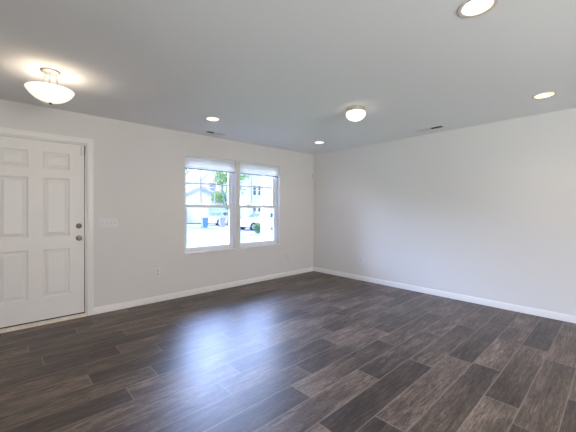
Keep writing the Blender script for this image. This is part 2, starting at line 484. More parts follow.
# baseboards with a moulded top edge
def baseboard(name, p, q, inward):
    """profile swept from p to q (xy), inward = xy unit normal into the room"""
    prof = [(0, 0), (0.014, 0), (0.014, 0.058), (0.011, 0.066), (0.008, 0.077), (0.004, 0.083), (0, 0.083)]
    bm = bmesh.new(); rings = []
    for e in (p, q):
        rings.append([bm.verts.new((e[0] + inward[0] * d, e[1] + inward[1] * d, z + .0005)) for d, z in prof])
    n = len(prof)
    for i in range(n): bm.faces.new((rings[0][i], rings[0][(i + 1) % n], rings[1][(i + 1) % n], rings[1][i]))
    bm.faces.new(rings[0]); bm.faces.new(list(reversed(rings[1])))
    tag(obj(name, bm, M['trim'], smooth=25), kind='structure')
baseboard('baseboard_left', (-3.968, -.0005), (-0.0005, -.0005), (0, -1))
baseboard('baseboard_door_side', (X0 + .0005, -.0005), (-5.058, -.0005), (0, -1))
baseboard('baseboard_right', (-.0005, -.016), (-.0005, Y0 + .0005), (-1, 0))
baseboard('baseboard_side', (X0 + .0005, -.016), (X0 + .0005, Y0 + .0005), (1, 0))

# ------------------------------------------------------------------ front door
def casing():
    bm = bmesh.new(); w = .068
    prof = [(0, 0), (0, .010), (.012, .014), (.030, .012), (.050, .017), (w, .016), (w, 0)]
    x0, x1, zt = DX[0] - .005, DX[1] + .005, DZ[1] + .003
    # path corners: outward offset o, projecting -y by d
    def ring(cx, cz, sx, sz): return [bm.verts.new((cx + sx * o, -.0005 - d, cz + sz * o)) for o, d in prof]
    rs = [ring(x1, .0005, 1, 0), ring(x1, zt, 1, 1), ring(x0, zt, -1, 1), ring(x0, .0005, -1, 0)]
    n = len(prof)
    for a, b_ in zip(rs, rs[1:]):
        for i in range(n): bm.faces.new((a[i], a[(i + 1) % n], b_[(i + 1) % n], b_[i]))
    bm.faces.new(rs[0]); bm.faces.new(rs[-1])
    return bm
tag(obj('trim_1', casing(), M['trim'], smooth=20), kind='structure')

SX0, SX1, SZ0, SZ1 = -4.965, -4.060, 0.052, 2.060
door = empty('door_1', (SX0, 0.02, 0), kind='structure')
def slab():
    bm = bmesh.new(); yF, yB = 0.004, 0.048
    cx = (SX0 + SX1) / 2
    cols = [(cx - .308, cx - .0635), (cx + .0635, cx + .308)]
    rows = [(.298, .838), (.978, 1.644), (1.752, 1.938)]
    xs = [SX0] + [v for c in cols for v in c] + [SX1]; zs = [SZ0] + [v for r in rows for v in r] + [SZ1]
    for i in range(5):
        for j in range(7):
            a, b_, c, d = xs[i], xs[i + 1], zs[j], zs[j + 1]
            if i in (1, 3) and j in (1, 3, 5):
                loops = [(0, 0), (.006, .007), (.018, .010), (.028, .008), (.046, .002), (.052, .001)]
                prev = None
                for ins, dep in loops:
                    cur = [bm.verts.new((x, yF + dep, z)) for x, z in ((a + ins, c + ins), (b_ - ins, c + ins), (b_ - ins, d - ins), (a + ins, d - ins))]
                    if prev:
                        for k in range(4): bm.faces.new((prev[k], prev[(k + 1) % 4], cur[(k + 1) % 4], cur[k]))
                    prev = cur
                bm.faces.new(prev)
            else:
                bm.faces.new([bm.verts.new((x, yF, z)) for x, z in ((a, c), (b_, c), (b_, d), (a, d))])
    f = [(SX0, SZ0), (SX1, SZ0), (SX1, SZ1), (SX0, SZ1)]
    fr = [bm.verts.new((x, yF, z)) for x, z in f]; bk = [bm.verts.new((x, yB, z)) for x, z in f]
    for k in range(4): bm.faces.new((fr[k], fr[(k + 1) % 4], bk[(k + 1) % 4], bk[k]))
    bm.faces.new(bk)
    bmesh.ops.translate(bm, vec=(-SX0, -.02, 0), verts=bm.verts)
    return bm
sl = obj('door_slab', slab(), M['door'], door)
def rel(*q): return (q[0] - SX0, q[1] - SX0, q[2] - .02, q[3] - .02, q[4], q[5])
obj('door_jamb', B(rel(DX[0], SX0 - .003, .0, WT, 0, DZ[1]), rel(SX1 + .009, DX[1], .0, WT, 0, DZ[1]),
                   rel(SX0 - .003, SX1 + .009, .0, WT, SZ1 + .004, DZ[1])), M['trim'], door)
obj('weather_strip', B(rel(SX0, SX1 + .009, .049, .060, SZ0, SZ1 + .004), rel(SX1 + .0005, SX1 + .0085, .022, .0485, SZ0, SZ1 + .003), rel(SX0, SX1 + .0085, .014, .044, .036, .051)), M['seal'], door)
obj('threshold', B(rel(DX[0] + .0005, DX[1] - .0005, -.030, WT, .0005, .022), rel(DX[0] + .01, DX[1] - .01, -.012, .06, .022, .036)), M['threshold'], door, bevel=.005)
def knobpart(name, z, prof, extra=None):
    m4 = Matrix.Translation((-4.114 - SX0, .004 - .02, z)) @ Matrix.Rotation(R(90), 4, 'X')
    bm = lathe(prof, 28, None, m4)
    return obj(name, bm, M['nickel'], door, smooth=35)
kb = knobpart('door_knob', .947, [(0, 0), (.032, 0), (.032, .004), (.027, .009), (.013, .011), (.011, .030), (.018, .036), (.026, .046), (.027, .056), (.022, .065), (.010, .069), (0, .070)])
db = knobpart('deadbolt', 1.091, [(0, 0), (.031, 0), (.031, .005), (.027, .010), (.016, .015), (.006, .018), (0, .0185)])
obj('thumb_turn', B(-4.114 - SX0 - .004, -4.114 - SX0 + .004, .004 - .02 - .030, .004 - .02 - .0175, 1.075, 1.107), M['nickel'], db, bevel=.002)
obj('strike_plate', B(rel(SX1 + .0012, SX1 + .0088, .001, .0215, .915, .978)), M['nickel'], door)
# contact sensor at the top corner
ds = empty('door_sensor', (-4.075, 0.003, 1.99), label='small white contact sensor at the top right corner of the white entry door', cat='sensor')
obj('sensor_body', B(-.020, .012, -.022, -.0005, -.045, .055), M['plastic'], ds, bevel=.004)
obj('sensor_magnet', B(.022, .036, -.034, -.015, -.02, .052), M['plastic'], ds, bevel=.003)

# ------------------------------------------------------------------ windows
def make_window(name, x0, x1):
    z0, z1 = WZ
    w = x1 - x0; h = z1 - z0
    root = empty(name, (x0, 0, z0), kind='structure')
    ya = .078                                   # frame front face
    e = .0005
    fr = .028
    obj('window_frame', B((e, fr, ya, WT - .005, e, h - e), (w - fr, w - e, ya, WT - .005, e, h - e),
                          (fr, w - fr, ya, WT - .005, e, fr + .01), (fr, w - fr, ya, WT - .005, h - fr, h - e)), M['vinyl'], root)
    mz = 1.332 - z0
    # lower sash (inner track)
    s = .040
    def sash(nm, za, zb, yf, yb, bot, top):
        return obj(nm, B((fr, fr + s, yf, yb, za, zb), (w - fr - s, w - fr, yf, yb, za, zb),
                         (fr + s, w - fr - s, yf, yb, za, za + bot), (fr + s, w - fr - s, yf, yb, zb - top, zb)), M['vinyl'], root, bevel=.003)
    lo = sash('lower_sash', fr + .011, mz + .028, .084, .112, .050, .042)
    obj('window_pane', B(fr + s, w - fr - s, .096, .100, fr + .06, mz - .013), M['glass'], lo)
    for lx in (.26, .66):
        obj('sash_lock', B((w * lx - .03, w * lx + .03, .088, .108, mz + .0285, mz + .040), (w * lx - .006, w * lx + .025, .080, .09, mz + .036, mz + .046)), M['vinyl'], lo, bevel=.002)
    up = sash('upper_sash', mz - .012, h - fr - .0005, .116, .144, .036, .040)
    obj('window_pane', B(fr + s, w - fr - s, .128, .132, mz + .024, h - fr - .04), M['glass'], up)
    gx0, gx1 = fr + s, w - fr - s
    gz0, gz1 = mz + .024, h - fr - .041
    bars = []
    for k in (1, 2):
        c = gx0 + (gx1 - gx0) * k / 3
        bars.append((c - .011, c + .011, .120, .1275, gz0, gz1))
    zc = 1.698 - z0
    bars.append((gx0, gx1, .1205, .1270, zc - .011, zc + .011))
    obj('muntin_grid', B(*bars), M['vinyl'], up)
    # painted stool with rounded nose
    obj('window_sill', B(e, w - e, -.016, ya - .0005, -.016 + .0165, .020), M['trim'], root, bevel=.004)
    return root
make_window('window_1', *W1)
make_window('window_2', *W2)

def make_blind(x0, x1, label):
    w = x1 - x0 - .004
    root = empty('window_blind', (x0 + .002, .006, WZ[1] - .0005), label=label, cat='window blind', group='raised pleated blinds in the two windows')
    obj('headrail', B(0, w, .0, .048, -.032, 0), M['blind'], root, bevel=.003)
    # pleated stack, zig-zag section
    bm = bmesh.new(); n = 11; z = -.033; zb = -.188
    f, bk = [], []
    for k in range(2 * n + 1):
        t = k / (2 * n); yy = .004 + (.005 if k % 2 else 0)
        f.append((yy, z + (zb - z) * t)); bk.append((.046 - (.005 if k % 2 else 0), z + (zb - z) * t))
    loop = f + bk[::-1]
    ra = [bm.verts.new((.001, y, zz)) for y, zz in loop]; rb = [bm.verts.new((w - .001, y, zz)) for y, zz in loop]
    for i in range(len(loop)):
        j = (i + 1) % len(loop)
        bm.faces.new((ra[i], ra[j], rb[j], rb[i]))
    bm.faces.new(ra); bm.faces.new(rb)
    obj('pleated_fabric', bm, M['blind'], root)
    obj('bottom_rail', B(0, w, .002, .048, -.202, -.1885), M['blind_rail'], root, bevel=.003)
make_blind(*W1, 'white pleated blind raised at the top of the window nearer the entry door')
make_blind(*W2, 'white pleated blind raised at the top of the window nearer the room corner')

# ------------------------------------------------------------------ wall plates
def outlet(loc, rz, label, group='white wall outlets'):
    root = empty('wall_outlet', loc, rz, label, 'outlet', group)     # local -y points into the room
    obj('cover_plate', B(-.036, .036, -.006, -.0005, -.058, .058), M['plastic'], root, bevel=.003)
    for s in (-1, 1):
        r = obj('receptacle', B(-.017, .017, -.0085, -.006, s * .024 - .015, s * .024 + .015), M['toggle'], root, bevel=.003)
        obj('slots', B((-.008, -.006, -.0092, -.0086, s * .024 - .004, s * .024 + .007), (.006, .008, -.0092, -.0086, s * .024 - .004, s * .024 + .007),
                       (-.002, .002, -.0092, -.0086, s * .024 - .011, s * .024 - .007)), M['plastic_dark'], r)
    return root
outlet((-3.20, 0, .412), 0, 'white outlet low on the window wall between door and first window')
outlet((-0.728, 0, .386), 0, 'white outlet low on the window wall right of both windows')
outlet((0, -1.173, .386), R(-90), 'white outlet low on the bare right-hand wall')

sw = empty('light_switch', (-3.798, 0, 1.118), label='white four gang light switch plate beside the front door', cat='light switch')
obj('cover_plate', B(-.104, .104, -.006, -.0005, -.058, .058), M['plastic'], sw, bevel=.003)
for k in range(4):
    cx = -.069 + .046 * k
    bm = B(cx - .0055, cx + .0055, -.0085, -.0055, -.013, .013)
    bm2 = bmesh.new()
    t = obj('switch_toggle', B((cx - .0055, cx + .0055, -.0075, -.006, -.013, .013), (cx - .0042, cx + .0042, -.019, -.0074, -.003 if k % 2 else -.011, .011 if k % 2 else .003)), M['toggle'], sw, bevel=.001)
    bm.free(); bm2.free()

# motion sensor high in the corner
ms = empty('motion_sensor', (-.0, -.0, 1.995), label='small white motion detector high up in the room corner', cat='sensor')
m4 = Matrix.Translation((-.020, -.020, 0)) @ Matrix.Rotation(R(-45), 4, 'Z')
bm = bmesh.new(); secs = []
for z, w_, d_ in ((-.055, .016, .012), (-.050, .024, .020), (-.02, .029, .030), (.02, .029, .034), (.045, .026, .026), (.053, .018, .014)):
    secs.append([bm.verts.new(m4 @ Vector((w_ * math.cos(a), -d_ * math.sin(a), z))) for a in [PI * i / 14 for i in range(15)]])
for a, b_ in zip(secs, secs[1:]):
    for i in range(15): bm.faces.new((a[i], a[(i + 1) % 15], b_[(i + 1) % 15], b_[i]))
bm.faces.new(secs[0]); bm.faces.new(secs[-1])
bmesh.ops.translate(bm, vec=(-.012, -.012, 0), verts=bm.verts)
hb = obj('sensor_housing', bm, M['plastic'], ms, smooth=40)
bm = lathe([(0, .0), (.016, 0), (.014, .006), (0, .010)], 18, None, Matrix.Translation((-.050, -.050, -.008)) @ Matrix.Rotation(R(-45), 4, 'Z') @ Matrix.Rotation(R(90), 4, 'X'))
obj('sensor_lens', bm, M['blind_rail'], ms, smooth=40)

# ------------------------------------------------------------------ ceiling lights
def downlight(x, y, label, power=9):
    root = empty('recessed_light', (x, y, H), label=label, cat='recessed light', group='recessed ceiling lights')
    obj('trim_ring', lathe([(CAN_R - .006, .0), (CAN_R - .004, -.004), (.090, -.006), (.098, -.004), (.100, -.0005), (CAN_R - .004, -.0005), (CAN_R - .006, 0)], 48), M['can_trim'], root, smooth=40)
    obj('reflector', lathe([(CAN_R - .005, -.003), (CAN_R - .008, .018), (.066, .050), (.060, .056), (.060, .060), (CAN_R - .002, .060), (CAN_R - .002, .0)], 48), M['baffle'], root, smooth=50)
    obj('lens', lathe([(0, .040), (.030, .041), (.055, .046), (.0615, .052), (.0595, .058), (0, .058)], 40), M['lens'], root, smooth=50)
    l = bpy.data.lights.new('downlight_beam', 'SPOT'); l.energy = power; l.spot_size = R(125); l.spot_blend = 0.8
    l.shadow_soft_size = .05; l.color = (1.0, 0.86, 0.70)
    o = bpy.data.objects.new('downlight_beam', l); C.objects.link(o); o.parent = root; o.location = (0, 0, .028)
    return root
labels = ['recessed ceiling light above the windows, beside the left vent', 'recessed ceiling light closest to the far room corner',
          'recessed ceiling light near the right wall, beyond the large near one', 'large recessed ceiling light cut by the top edge of the photo',
          'recessed ceiling light behind the camera near the entry', 'recessed ceiling light by the added glazed back door', 'recessed ceiling light at the back by the right wall']
for (x, y), lb in zip(CANS, labels): downlight(x, y, lb, 7)

# semi-flush bowl light near the entry
def semi_flush(x, y, label, watts=1.6):
    root = empty('bowl_ceiling_light', (x, y, H), label=label, cat='ceiling light')
    obj('canopy', lathe([(0, -.0005), (.070, -.0005), (.070, -.008), (.063, -.017), (.030, -.022), (0, -.022)], 40), M['steel_light'], root, smooth=35)
    for k in range(3):
        a = R(20 + 120 * k)
        bm = bmesh.new()
        tube(bm, (.044 * math.cos(a), .044 * math.sin(a), -.016), (.058 * math.cos(a), .058 * math.sin(a), -.158), .0050)
        obj('rod', bm, M['steel_light'], root, smooth=40)
    rB = .166
    # bowl: outer curve then inner curve
    outer = []
    n = 14; sg = .104; RR = (rB * rB + sg * sg) / (2 * sg); am = math.asin(rB / RR)
    for i in range(n + 1):
        t = am * i / n
        outer.append((RR * math.sin(t) if i else 0, -.264 + RR * (1 - math.cos(t))))
    inner = [(max(0, r - .006), z + .006) for r, z in reversed(outer)]
    inner[-1] = (0, inner[-1][1])
    bw = obj('glass_bowl', lathe(outer + inner, 64), M['bowl_glass'], root, smooth=60)
    obj('support_ring', lathe([(.046, -.158), (.066, -.158), (.066, -.166), (.046, -.166), (.046, -.158)], 32), M['steel_light'], root)
    bm = bmesh.new(); tube(bm, (0, 0, -.150), (0, 0, -.262), .006)
    for k in range(3):
        a = R(20 + 120 * k); tube(bm, (0, 0, -.162), (.055 * math.cos(a), .055 * math.sin(a), -.162), .004)
    obj('centre_stem', bm, M['steel_light'], root)
    obj('finial', lathe([(0, -.2645), (.012, -.2645), (.014, -.270), (.010, -.277), (0, -.282)], 20), M['nickel'], root, smooth=40)
    l = bpy.data.lights.new('bulb', 'POINT'); l.energy = watts; l.color = (1.0, .84, .66) if watts < 10 else (1.0, .95, .88); l.shadow_soft_size = .03
    o = bpy.data.objects.new('bulb', l); C.objects.link(o); o.parent = root; o.location = (.03, .075, -.185)
    return root
semi_flush(-4.478, -1.167, 'glowing white glass bowl hanging on nickel rods near the entry door')
semi_flush(-5.7, -5.3, 'added bowl light behind the camera near the side window, unseen fill for the ceiling', 500)  # unseen bowl lamp added to lift the ceiling brightness
semi_flush(-2.2, -5.7, 'added bowl light behind the camera toward the right wall, unseen fill for the ceiling', 60)  # second added bowl lamp, out of view, more uplight

fm = empty('dome_ceiling_light', (-1.822, -2.335, H), label='small glowing flush dome light with nickel band mid ceiling', cat='ceiling light')
obj('nickel_band', lathe([(0, -.0005), (.101, -.0005), (.105, -.006), (.105, -.046), (.098, -.050), (0, -.050)], 48), M['steel_light'], fm, smooth=35)
obj('glass_dome', lathe([(0, -.144)] + [(.108 * math.sin(t * PI / 20), -.066 - .078 * math.cos(t * PI / 20)) for t in range(1, 11)] + [(.107, -.056), (.098, -.0505), (0, -.0505)], 48), M['dome_glass'], fm, smooth=60)

# ------------------------------------------------------------------ ceiling registers
def register(name_loc, rz, hl, label, flip):
    """louvred register; local x = length; flip: +1 when the viewer is on the -x side"""
    root = empty('ceiling_vent', (*name_loc, H), rz, label, 'vent', 'ceiling air vents')
    hw = .050
    a, b_ = hl + .020, hw + .020
    obj('frame', B((-a, a, hw, b_, -.006, -.0005), (-a, a, -b_, -hw, -.006, -.0005), (-a, -hl, -hw, hw, -.006, -.0005), (hl, a, -hw, hw, -.006, -.0005)), M['register'], root, bevel=.002)
    dk = obj('duct_box', B((-hl - .002, hl + .002, -hw - .002, hw + .002, .07, .075), (-hl - .003, -hl - .001, -hw, hw, .0, .07), (hl + .001, hl + .003, -hw, hw, .0, .07),
                     (-hl, hl, -hw - .003, -hw - .001, .0, .07), (-hl, hl, hw + .001, hw + .003, .0, .07)), M['duct'], root)
    def bank(x0, x1, lean, nm):
        dark = lean * flip > 0              # bank whose open gaps face the room
        bm = bmesh.new(); p = .024 if dark else .012; n = int((x1 - x0) / p); zt = .0 if dark else .017
        for i in range(n):
            x = x0 + (i + .5) * (x1 - x0) / n
            d = (.0025 if dark else .011) * lean
            vs_ = [bm.verts.new(q) for q in ((x - d, -hw, -.004), (x - d + .001, -hw, -.004), (x + d + .001, -hw, zt), (x + d, -hw, zt),
                                             (x - d, hw, -.004), (x - d + .001, hw, -.004), (x + d + .001, hw, zt), (x + d, hw, zt))]
            for f in ((0, 1, 2, 3), (4, 7, 6, 5), (0, 4, 5, 1), (1, 5, 6, 2), (2, 6, 7, 3), (3, 7, 4, 0)): bm.faces.new([vs_[k] for k in f])
        obj(nm, bm, M['register'], root)
    bank(-hl, -.004, 1.0 * flip, 'louvre_bank')
    bank(.004, hl, -1.0 * flip, 'louvre_bank')
    obj('divider', B(-.004, .004, -hw, hw, -.005, .006), M['register'], root)
register(LIN_C, 0, .14, 'white ceiling vent above the windows, near the window wall', 1)
register(RIN_C, R(90), .17, 'white ceiling vent close to the bare right wall', 1)

# ------------------------------------------------------------------ outside: ground
GZ = -0.45
RY0, RY1 = 13.5, 20.3
def ground(name, x0, x1, y0, y1, z, m, th=.05):
    return tag(obj(name, B(x0, x1, y0, y1, z - th, z), m), kind='structure')
ground('lawn', -60, 90, WT + .002, RY0 - .15, GZ, M['grass'])
ground('lawn', -60, 90, RY1 + .15, 110, GZ, M['grass'])
ground('lawn', -60, 90, -30, WT, GZ - .001, M['grass'])
ground('road', -60, 90, RY0, RY1, GZ - .03, M['asphalt'])
ground('kerb', -60, 90, RY0 - .15, RY0, GZ + .01, M['kerb'])
ground('kerb', -60, 90, RY1, RY1 + .15, GZ + .01, M['kerb'])
ground('driveway', 9.6, 15.1, RY1 + .16, 31.0, GZ + .012, M['concrete'], .03)
ground('path', 20.2, 21.2, RY1 + .16, 23.5, GZ + .012, M['concrete'], .03)

# ------------------------------------------------------------------ outside: houses
def gable(bm, x0, x1, y0, y1, z0, ze, zr):
    """gabled volume, gable facing -y"""
    xm = (x0 + x1) / 2
    f = [bm.verts.new((x, y0, z)) for x, z in ((x0, z0), (x1, z0), (x1, ze), (xm, zr), (x0, ze))]
    g = [bm.verts.new((x, y1, z)) for x, z in ((x0, z0), (x1, z0), (x1, ze), (xm, zr), (x0, ze))]
    bm.faces.new(f); bm.faces.new(g[::-1])
    for i in range(5): bm.faces.new((f[i], f[(i + 1) % 5], g[(i + 1) % 5], g[i]))
def roof(bm, x0, x1, y0, y1, ze, zr, over=.35, th=.16):
    xm = (x0 + x1) / 2; s = (zr - ze) / (xm - x0)
    for sx in (-1, 1):
        xe = (x0 if sx < 0 else x1) + sx * over; zz = ze - s * over
        vs_ = [(xe, zz + .02), (xm, zr + .02), (xm, zr + th + .02), (xe, zz + th + .02)]
        a = [bm.verts.new((x, y0 - over, z)) for x, z in vs_]; b_ = [bm.verts.new((x, y1 + over, z)) for x, z in vs_]
        bm.faces.new(a); bm.faces.new(b_[::-1])
        for i in range(4): bm.faces.new((a[i], a[(i + 1) % 4], b_[(i + 1) % 4], b_[i]))
def rake(bm, x0, x1, y0, ze, zr, over=.35, wd=.34):
    xm = (x0 + x1) / 2; s = (zr - ze) / (xm - x0)
    for sx in (-1, 1):
        xe = (x0 if sx < 0 else x1) + sx * over; zz = ze - s * over
        q = [(xe, zz + .19), (xm, zr + .19), (xm, zr + .19 - wd), (xe, zz + .19 - wd)]
        a = [bm.verts.new((x, y0 - over - .05, z)) for x, z in q]; b_ = [bm.verts.new((x, y0 - over - .005, z)) for x, z in q]
        bm.faces.new(a); bm.faces.new(b_[::-1])
        for i in range(4): bm.faces.new((a[i], a[(i + 1) % 4], b_[(i + 1) % 4], b_[i]))
def hwin(parent, x0, x1, y, z0, z1):
    w = obj('house_window', B((x0 - .1, x0, y - .06, y, z0 - .1, z1 + .1), (x1, x1 + .1, y - .06, y, z0 - .1, z1 + .1), (x0, x1, y - .06, y, z1, z1 + .1), (x0, x1, y - .06, y, z0 - .1, z0),
                              (x0, x1, y - .05, y, (z0 + z1) / 2 - .03, (z0 + z1) / 2 + .03), ((x0 + x1) / 2 - .02, (x0 + x1) / 2 + .02, y - .045, y, z0, z1)), M['outtrim'], parent)
    obj('pane', B(x0, x1, y - .03, y, z0, z1), M['winglass'], w)

hs = empty('house', (13.0, 31.0, GZ), label='pale two storey house with front garage gable behind the bins, seen through the left window', cat='house')
def P(bm): bmesh.ops.translate(bm, vec=(-13.0, -31.0, -GZ), verts=bm.verts); return bm
bm = bmesh.new(); gable(bm, 9.9, 16.1, 31.0, 37.0, GZ, 2.75, 4.15); obj('garage_wall', P(bm), M['siding_cream'], hs)
bm = bmesh.new(); roof(bm, 9.9, 16.1, 31.0, 37.0, 2.75, 4.15); obj('garage_roof', P(bm), M['shingle'], hs)
bm = bmesh.new(); rake(bm, 9.9, 16.1, 31.0, 2.75, 4.15); obj('fascia', P(bm), M['fascia'], hs)
bm = bmesh.new(); gable(bm, 14.0, 18.6, 33.5, 41.0, GZ, 5.2, 7.1); obj('main_wall', P(bm), M['siding_cream'], hs)
bm = bmesh.new(); roof(bm, 14.0, 18.6, 33.5, 41.0, 5.2, 7.1); obj('main_roof', P(bm), M['shingle'], hs)
bm = bmesh.new(); rake(bm, 14.0, 18.6, 33.5, 5.2, 7.1); obj('fascia', P(bm), M['fascia'], hs)
bm = B((10.6, 15.4, 30.93, 30.998, GZ + .08, 1.95))
for k in range(1, 4): box(bm, 10.6, 15.4, 30.90, 30.93, GZ + .08 + k * .6, GZ + .11 + k * .6)
for k in range(9): box(bm, 10.6 + k * .58, 10.6 + k * .58 + .03, 30.905, 30.93, GZ + .1, 1.93)
gd = obj('garage_door', P(bm), M['garage'], hs)
obj('door_shadow_strip', P(B(10.5, 15.5, 30.88, 30.998, GZ + .0, GZ + .08)), M['plastic_dark'], gd)  # dark strip put in as the shadow line under the garage door
obj('garage_casing', P(B((10.35, 10.59, 30.93, 30.998, GZ, 2.15), (15.41, 15.65, 30.93, 30.998, GZ, 2.15), (10.59, 15.41, 30.93, 30.998, 1.96, 2.15))), M['outtrim'], hs)
for x0, z0 in ((15.4, 3.6), (17.1, 3.6), (17.0, .7)):
    q0 = empty('tmp', (0, 0, 0)); bpy.data.objects.remove(q0)
    w = obj('house_window', P(B((x0 - .1, x0 + 1.1, 33.43, 33.498, z0 - .1, z0), (x0 - .1, x0 + 1.1, 33.43, 33.498, z0 + 1.4, z0 + 1.5), (x0 - .1, x0, 33.43, 33.498, z0, z0 + 1.4), (x0 + 1, x0 + 1.1, 33.43, 33.498, z0, z0 + 1.4), (x0, x0 + 1, 33.44, 33.498, z0 + .67, z0 + .73))), M['outtrim'], hs)
    obj('pane', P(B(x0, x0 + 1, 33.46, 33.498, z0, z0 + 1.4)), M['winglass'], w)

def house2():
    ox, oy = 20.5, 24.6
    h2 = empty('house', (ox, oy, GZ), label='white sided house with dark narrow windows, seen through the right window', cat='house')
    def P2(bm): bmesh.ops.translate(bm, vec=(-ox, -oy, -GZ), verts=bm.verts); return bm
    bm = bmesh.new(); gable(bm, 15.6, 25.4, oy, oy + 5.5, GZ, 5.4, 8.2); obj('wall', P2(bm), M['siding_white'], h2)
    bm = bmesh.new(); roof(bm, 15.6, 25.4, oy, oy + 5.5, 5.4, 8.2); obj('roof', P2(bm), M['shingle'], h2)
    bm = bmesh.new(); rake(bm, 15.6, 25.4, oy, 5.4, 8.2); obj('fascia', P2(bm), M['fascia'], h2)
    for x0, z0, w_, h_ in ((16.25, .55, .42, 1.1), (17.0, .35, .48, 1.3), (16.25, 3.0, .42, 1.1), (17.0, 3.0, .48, 1.1), (22.5, .5, 1.2, 1.4)):
        w = obj('house_window', P2(B((x0 - .1, x0 + w_ + .1, oy - .07, oy - .002, z0 - .1, z0), (x0 - .1, x0 + w_ + .1, oy - .07, oy - .002, z0 + h_, z0 + h_ + .1), (x0 - .1, x0, oy - .07, oy - .002, z0, z0 + h_),
                                    (x0 + w_, x0 + w_ + .1, oy - .07, oy - .002, z0, z0 + h_), (x0, x0 + w_, oy - .06, oy - .002, z0 + h_ * .48, z0 + h_ * .53))), M['outtrim'], h2)
        obj('pane', P2(B(x0, x0 + w_, oy - .04, oy - .002, z0, z0 + h_)), M['winglass'], w)
    obj('front_door', P2(B(20.2, 21.2, oy - .05, oy - .002, GZ + .2, 1.85)), M['bin_grey'], h2)
    obj('porch_step', P2(B(19.8, 21.6, oy - 1.0, oy - .002, GZ, GZ + .2)), M['concrete'], h2)
house2()

# ------------------------------------------------------------------ outside: bins and cars
def wheelie(loc, rz, m, label, cat='bin'):
    r = empty('wheeled_bin', loc, rz, label, cat)
    bm = bmesh.new()
    a = [bm.verts.new(p) for p in ((-.22, -.24, .06), (.22, -.24, .06), (.22, .20, .06), (-.22, .20, .06))]
    b_ = [bm.verts.new(p) for p in ((-.28, -.32, .93), (.28, -.32, .93), (.28, .30, .93), (-.28, .30, .93))]
    bm.faces.new(a); bm.faces.new(b_)
    for i in range(4): bm.faces.new((a[i], a[(i + 1) % 4], b_[(i + 1) % 4], b_[i]))
    box(bm, -.31, .31, -.35, .33, .90, .945)
    obj('body', bm, m, r, bevel=.02)
    bm = bmesh.new()
    secs = []
    for y, z in ((-.37, .95), (-.30, .99), (0, 1.04), (.25, 1.02), (.36, .97)):
        secs.append([bm.verts.new((sx * .30, y, z)) for sx in (-1, 1)] + [bm.verts.new((sx * .30, y, .945)) for sx in (1, -1)])
    for p, q in zip(secs, secs[1:]):
        for i in range(4): bm.faces.new((p[i], p[(i + 1) % 4], q[(i + 1) % 4], q[i]))
    bm.faces.new(secs[0]); bm.faces.new(secs[-1])
    obj('lid', bm, m, r)
    bm = bmesh.new(); tube(bm, (-.22, .38, .95), (.22, .38, .95), .016)
    obj('handle', bm, m, r)
    for s in (-1, 1):
        bm = bmesh.new(); tube(bm, (s * .24, .24, .10), (s * .29, .24, .10), .10, n=18); obj('wheel', bm, M['tyre'], r)
    return r
wheelie((9.0, 22.3, GZ), R(-15), M['bin_blue'], 'blue wheeled bin standing at the far kerb, left of the grey bin')
wheelie((10.65, 21.9, GZ), R(-20), M['bin_grey'], 'grey wheeled bin standing at the far kerb, right of the blue bin')

